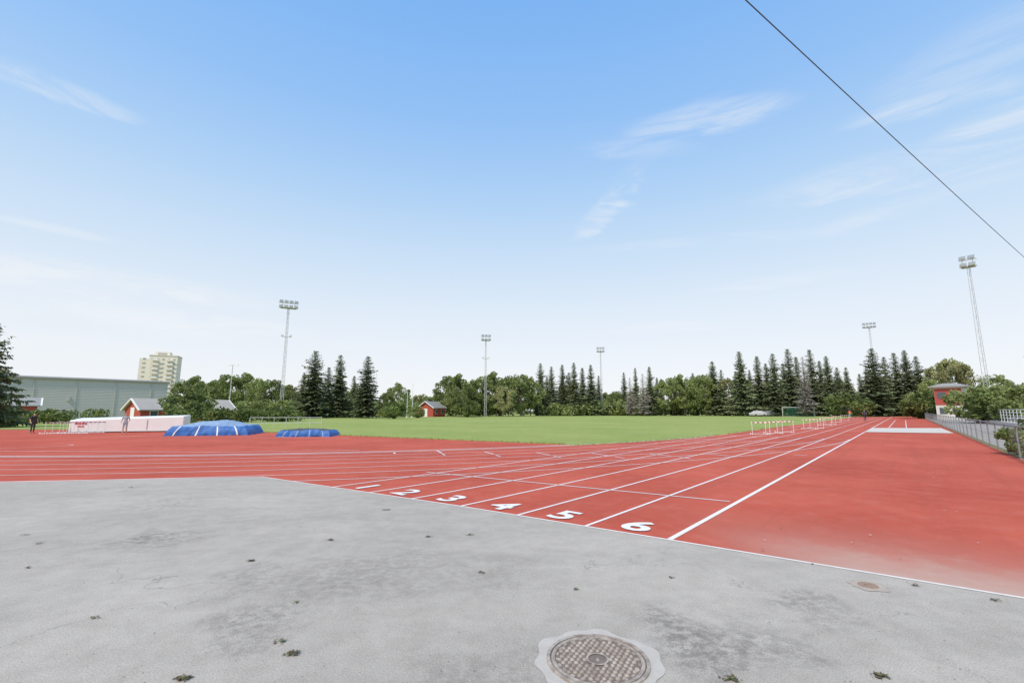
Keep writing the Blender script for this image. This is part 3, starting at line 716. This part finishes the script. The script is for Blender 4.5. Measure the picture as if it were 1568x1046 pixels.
blue_m = mat('blue_tarpaulin', (0.022,0.125,0.40), .6, .35, 2.2, .8, bscale=5)
blue2_m = mat('tarp_highlight_and_stripe', (0.25,0.35,0.50), .6, .35, 2.2, .6, bscale=5)  # blue-grey highlight painted into the high jump mat's top; also landing mat stripes
def landing_mat(name, xy, rz, L, W, H, hump, mats, seed):
    NX, NY, NZ = 60, 20, 7; V = []; F = []; MI = []
    def f(x, y, z):
        t = z/H; ins = .14*t*t
        X = x*(1-ins); Y = y*(1-ins); Z = z
        if t > .99: Z += hump*(1-abs(2*x/L)**2.0)*(1-abs(2*y/W)**2.2)
        nv = mn.noise_vector(Vector((X*1.1+seed, Y*1.1, Z*1.5))); n2 = mn.noise_vector(Vector((X*4+seed, Y*4, Z*2)))
        d = .11*nv + .045*n2
        if t < .01: d.z = 0; d *= 1.8
        return (X+d.x, Y+d.y, max(0, Z+d.z*.9))
    def grid(fn, na, nb, mfn):
        o = len(V)
        for i in range(na+1):
            for j in range(nb+1): V.append(f(*fn(i/na, j/nb)))
        for i in range(na):
            for j in range(nb):
                F.append((o+i*(nb+1)+j, o+(i+1)*(nb+1)+j, o+(i+1)*(nb+1)+j+1, o+i*(nb+1)+j+1)); MI.append(mfn(i/na, j/nb))
    grid(lambda a, b_: ((a-.5)*L, (b_-.5)*W, H), NX, NY, lambda a, b_: 1)
    side = lambda a, b_: 2 if int(a*60+.5) % 15 == 7 else 0
    grid(lambda a, b_: ((a-.5)*L, -W/2, b_*H), NX, NZ, side); grid(lambda a, b_: ((.5-a)*L, W/2, b_*H), NX, NZ, side)
    grid(lambda a, b_: (L/2, (a-.5)*W, b_*H), NY, NZ, lambda a, b_: 0); grid(lambda a, b_: (-L/2, (.5-a)*W, b_*H), NY, NZ, lambda a, b_: 0)
    me = bpy.data.meshes.new(name); me.from_pydata(V, [], F)
    for q in mats: me.materials.append(q)
    me.polygons.foreach_set('material_index', MI)
    o = link(bpy.data.objects.new(name, me)); o.location = (xy[0], xy[1], .008); o.rotation_euler[2] = rz
    wl = o.modifiers.new('weld', 'WELD'); wl.merge_threshold = .002
landing_mat('high_jump_mat', (-20.9, 32.8), .22, 5.0, 3.4, .62, .36, [blue_m, blue2_m, white_m], 2)
landing_mat('landing_mat', (-13.5, 30.8), .1, 3.4, 2.0, .40, .03, [blue_m, dark_m, blue2_m], 9)

ec = empty('equipment_container', (-30.0, 36.6, 0), .36)
m = MB(); x, y = 3.6, .9
m.add([(-x,-y,.05),(x,-y,.05),(x,y,.05),(-x,y,.05),(-x,-y,.95),(x,-y,1.22),(x,y,1.30),(-x,y,1.1)], [(3,2,1,0),(4,5,6,7),(0,1,5,4),(1,2,6,5),(2,3,7,6),(3,0,4,7)])
m.obj('body', [white_m], parent=ec, bevel=.06)
m = MB(); m.box((0,-.93,.10),(7.0,.04,.05)); m.box((1.2,-.925,.6),(.03,.03,.8)); m.obj('skirt_strip', [mat('light_grey_paint',(0.5,0.5,0.5),.6,.05,2)], parent=ec)
m = MB(); m.box((-2.9,-.925,.72),(.7,.02,.12)); m.box((-2.9,-.925,.5),(.4,.02,.08)); m.obj('sign', [mat('sign_red',(.6,.06,.05),.6,.05,2)], parent=ec)
for i in range(7): hurdle((-33.3+i*.42, 33.7+.10*i), 1.25, .95)
m = MB()
for i in range(7): m.tube((i*1.1,0,0),(i*1.1,0,1.0), .03)
for z in (.5,1.0): m.tube((0,0,z),(6.6,0,z), .025)
m.obj('barrier_rail', [galv_m], (*brg(px(384),44),0), .1)

# ------------------------------------------------------------------ people
skin_m = mat('skin', (0.55,0.34,0.25), .6, .05, 6)
def person(name, xy, rz, H, top, bottom, hair, arm=0.0, stride=.12, sleeve=True, shorts=True):
    k = H/1.75
    J = {'pel':(0,0,.95),'waist':(0,0,1.08),'chest':(0,.01,1.30),'neckb':(0,0,1.46),'neck':(0,-.01,1.53),'h1':(0,-.02,1.60),'h2':(0,-.015,1.68),
         'shL':(-.17,0,1.43),'elL':(-.25,.03,1.16),'wrL':(-.24,-.07-arm,.93+arm*.8),'haL':(-.235,-.11-arm,.86+arm*.9),
         'shR':(.17,0,1.43),'elR':(.25,.03,1.16),'wrR':(.24,-.07-arm,.93+arm*.8),'haR':(.235,-.11-arm,.86+arm*.9),
         'hipL':(-.09,0,.90),'knL':(-.10,-stride*.6,.50),'anL':(-.10,-stride*.3,.09),'toL':(-.11,-stride*.3-.15,.035),
         'hipR':(.09,0,.90),'knR':(.10,stride*.1,.50),'anR':(.11,stride,.09),'toR':(.12,stride-.15,.035)}
    Rr = {'pel':.135,'waist':.12,'chest':.145,'neckb':.075,'neck':.055,'h1':.082,'h2':.085,'sh':.065,'el':.042,'wr':.028,'ha':.034,'hip':.092,'kn':.06,'an':.042,'to':.035}
    E = [('pel','waist'),('waist','chest'),('chest','neckb'),('neckb','neck'),('neck','h1'),('h1','h2')]
    for s in 'LR': E += [('chest','sh'+s),('sh'+s,'el'+s),('el'+s,'wr'+s),('wr'+s,'ha'+s),('pel','hip'+s),('hip'+s,'kn'+s),('kn'+s,'an'+s),('an'+s,'to'+s)]
    names = list(J); me = bpy.data.meshes.new('sk'); me.from_pydata([J[n] for n in names], [(names.index(a), names.index(b_)) for a, b_ in E], [])
    o = link(bpy.data.objects.new('sk', me)); md = o.modifiers.new('s', 'SKIN'); md.use_smooth_shade = True
    for i, nme in enumerate(names):
        r = Rr.get(nme, Rr.get(nme[:-1], .05)); sv = me.skin_vertices[0].data[i]; sv.radius = (r, r*.8 if nme in ('chest','waist','pel') else r); sv.use_root = (nme == 'pel')
    sb = o.modifiers.new('u', 'SUBSURF'); sb.levels = 2; sb.render_levels = 2
    bpy.context.view_layer.update()
    m2 = bpy.data.meshes.new_from_object(o.evaluated_get(bpy.context.evaluated_depsgraph_get())); bpy.data.objects.remove(o)
    mb = MB(); mb.v = [tuple(v.co) for v in m2.vertices]; mb.f = [tuple(p.vertices) for p in m2.polygons]
    for p in m2.polygons:
        c_ = p.center; x = abs(c_.x); mi = 0
        if c_.z > 1.665 or (c_.z > 1.57 and c_.y > .02): mi = 3
        elif c_.z > 1.49: mi = 0
        elif x > .2 and c_.z < (1.22 if sleeve else 1.4): mi = 0
        elif c_.z > .97: mi = 1
        elif c_.z > (.52 if shorts else .1) and x < .21: mi = 2
        elif c_.z < .075: mi = 4
        mb.m.append(mi)
    for sgn, s in ((-1,'L'),(1,'R')):
        h = Vector(J['ha'+s]); w0 = Vector(J['wr'+s]); dr = (h-w0).normalized()
        for i, ln in enumerate((.065,.078,.072,.055)):
            b0 = h + dr*.015 + Vector((0, (i-1.5)*.018, 0)); m1 = b0 + dr*ln*.55; t1 = m1 + (dr + Vector((-sgn*.6,0,0))).normalized()*ln*.5
            mb.tube(b0, m1, .0095, .0085, 6, 0); mb.tube(m1, t1, .0085, .006, 6, 0)
        b0 = w0.lerp(h, .5) + Vector((0,-.02,0)); mb.tube(b0, b0 + (dr + Vector((0,-.8,0))).normalized()*.06, .011, .008, 6, 0)
        mb.box((sgn*.088,-.01,1.615),(.016,.03,.05),0); mb.box((sgn*.03,-.098,1.63),(.022,.012,.01),3)
    mb.tube((0,-.095,1.635),(0,-.118,1.60), .008, .014, 6, 0); mb.box((0,-.098,1.565),(.04,.008,.008),4)
    ob = mb.obj(name, [skin_m, top, bottom, hair, dark_m], (xy[0], xy[1], .012), rz, smooth=True); ob.scale = (k,k,k)
    return ob
grey_s = mat('grey_shirt', (.36,.37,.40), .8, .1, 5); black_s = mat('black_cloth', (.03,.03,.035), .8, .1, 5); brown_h = mat('brown_hair', (.07,.045,.03), .7, .1, 9); orange_s = mat('orange_shirt', (.75,.18,.08), .8, .1, 5); teal_s = mat('teal_cloth', (.1,.4,.45), .8, .1, 5); navy_s = mat('navy_cloth', (.04,.05,.1), .8, .1, 5)
person('person_standing', (-27.6, 33.0), .5, 1.5, grey_s, grey_s, brown_h, .12, .08)
person('person_standing', (-35.0, 33.8), 1.3, 1.5, black_s, black_s, brown_h, .05, .05, shorts=False)
person('person_walking', (.765*72, 72), 2.6, 1.80, navy_s, black_s, brown_h, .1, .25, shorts=False)
person('person_jogging', (.733*90, 90), 2.6, 1.7, orange_s, teal_s, brown_h, .2, .3)

# ------------------------------------------------------------------ world, sun, camera
W = bpy.data.worlds.new('World'); scene.world = W; W.use_nodes = True; nt = W.node_tree
try:
    W.cycles.sampling_method = 'MANUAL'; W.cycles.sample_map_resolution = 256
except Exception as ex: print(ex)
bg = nt.nodes['Background']; bg.inputs['Strength'].default_value = 0.1
sky = nd(nt, 'ShaderNodeTexSky'); sky.sky_type = 'NISHITA'; sky.sun_disc = False
SE = 50; SA = -150
sky.sun_elevation = math.radians(SE); sky.sun_rotation = math.radians(SA); sky.air_density = 1.0; sky.dust_density = .6
g = nd(nt, 'ShaderNodeTexCoord').outputs['Generated']
sep = nd(nt, 'ShaderNodeSeparateXYZ'); nt.links.new(g, sep.inputs[0]); z = sep.outputs[2]
cr = nd(nt, 'ShaderNodeValToRGB'); nt.links.new(z, cr.inputs[0]); el_ = cr.color_ramp
stops = [(0,(.96,.97,1.0)),(.10,(.91,.945,1.0)),(.20,(.82,.905,1.0)),(.32,(.65,.815,1.0)),(.44,(.47,.70,1.0)),(.56,(.33,.59,1.0)),(.70,(.235,.51,.98)),(1,(.16,.42,.92))]
el_.elements[0].position = 0; el_.elements[0].color = (*stops[0][1],1); el_.elements[1].position = 1; el_.elements[1].color = (*stops[-1][1],1)
for p_, c_ in stops[1:-1]: e_ = el_.elements.new(p_); e_.color = (*c_,1)
def vm(op, a, b=None):
    n_ = nd(nt, 'ShaderNodeVectorMath', operation=op)
    for i, v in enumerate((a, b)):
        if v is None: continue
        if isinstance(v, (tuple, Vector)): n_.inputs[i].default_value = tuple(v)
        else: nt.links.new(v, n_.inputs[i])
    return n_.outputs['Value'] if op in ('DOT_PRODUCT','LENGTH','DISTANCE') else n_.outputs[0]
# one shared wispy noise field, streaked near-horizontally
vs = vm('MULTIPLY', g, (4.0, 4.0, 20.0))
nz = noise_n(nt, vs, 1.0, 6, .66, 1.2)
lowf = math_n(nt, 'SUBTRACT', noise_n(nt, g, 5.0, 3, .6), .5)
wob = math_n(nt, 'ADD', math_n(nt, 'MULTIPLY', math_n(nt, 'SUBTRACT', nz, .5), 1.6), math_n(nt, 'MULTIPLY', lowf, 1.2))
tex = rng_n(nt, nz, .32, .68)
# cirrus streaks: azimuth, elevation, tilt (deg), half-length, half-width (deg), density
cirrus = [(12.9,24.9,40,6.0,1.6,.62),(15.5,27.0,60,3.5,2.6,.22),(25,32.2,-4,9,1.8,.45),(17,30.5,-10,7,1.2,.22),(43,22.6,-2,14,2.2,.42),(45,27.2,-6,7,1.2,.42),(50.5,24.4,0,5,1.2,.5),(49,30,6,8,3,.22),(44,19.3,3,10,.9,.3),
          (-49,27.3,3,8,1.2,.38),(-45,11.9,1,14,1.7,.75),(-38,8.9,-2,18,1.5,.65),(-46,5.8,0,14,1.6,.45),(17.5,9.6,1,10,.9,.5),(24,19.3,-4,17,.8,.28),(-46.5,15.9,0,5,.5,.40),(-20,8,0,8,.8,.35),(32,14,2,12,1.0,.3),
          (110,25,5,20,4,.4),(180,30,-5,25,4,.4),(-120,20,5,25,4,.4)]
total = None
for i, (az, eln, tl, hl, hw, k) in enumerate(cirrus):
    az, eln, tl = (math.radians(q) for q in (az, eln, tl))
    c0 = Vector((math.sin(az)*math.cos(eln), math.cos(az)*math.cos(eln), math.sin(eln)))
    rt = Vector((math.cos(az), -math.sin(az), 0)); up = rt.cross(c0)
    t_ = (rt*math.cos(tl) + up*math.sin(tl))/math.radians(hl); n_ = (up*math.cos(tl) - rt*math.sin(tl))/math.radians(hw)
    uu = math_n(nt, 'ADD', vm('DOT_PRODUCT', g, t_), math_n(nt, 'MULTIPLY', lowf, .8)); ww = math_n(nt, 'ADD', vm('DOT_PRODUCT', g, n_), wob)
    r2 = math_n(nt, 'MULTIPLY_ADD', ww, ww, math_n(nt, 'MULTIPLY', uu, uu))
    fac = math_n(nt, 'MULTIPLY', rng_n(nt, r2, 1.2, 0.0, 0, k), math_n(nt, 'GREATER_THAN', vm('DOT_PRODUCT', g, c0), 0.0))
    total = fac if total is None else math_n(nt, 'ADD', total, fac)
total = math_n(nt, 'MINIMUM', math_n(nt, 'MULTIPLY', total, tex), .8)
hz = mixc(nt, total, cr.outputs[0], (.96,.98,1.0))
v10 = nd(nt, 'ShaderNodeVectorMath', operation='SCALE'); nt.links.new(hz, v10.inputs[0]); v10.inputs['Scale'].default_value = 10.0
fin = mixc(nt, .88, sky.outputs[0], v10.outputs[0]); nt.links.new(fin, bg.inputs['Color'])

sl_ = bpy.data.lights.new('sun', 'SUN'); sl_.energy = 3.6; sl_.angle = math.radians(5); sl_.color = (1,.90,.75)
so = link(bpy.data.objects.new('sun', sl_))
sd = Vector((math.sin(math.radians(SA))*math.cos(math.radians(SE)), math.cos(math.radians(SA))*math.cos(math.radians(SE)), math.sin(math.radians(SE))))
so.rotation_euler = sd.to_track_quat('Z', 'Y').to_euler(); so.location = sd*50

cam = bpy.data.cameras.new('camera'); co = link(bpy.data.objects.new('camera', cam))
cam.sensor_width = 36; cam.lens = 16.0; cam.clip_end = 4000; cam.clip_start = .05
co.location = (0,0,1.7); co.rotation_euler = (math.radians(90+8.57), 0, 0)
scene.camera = co
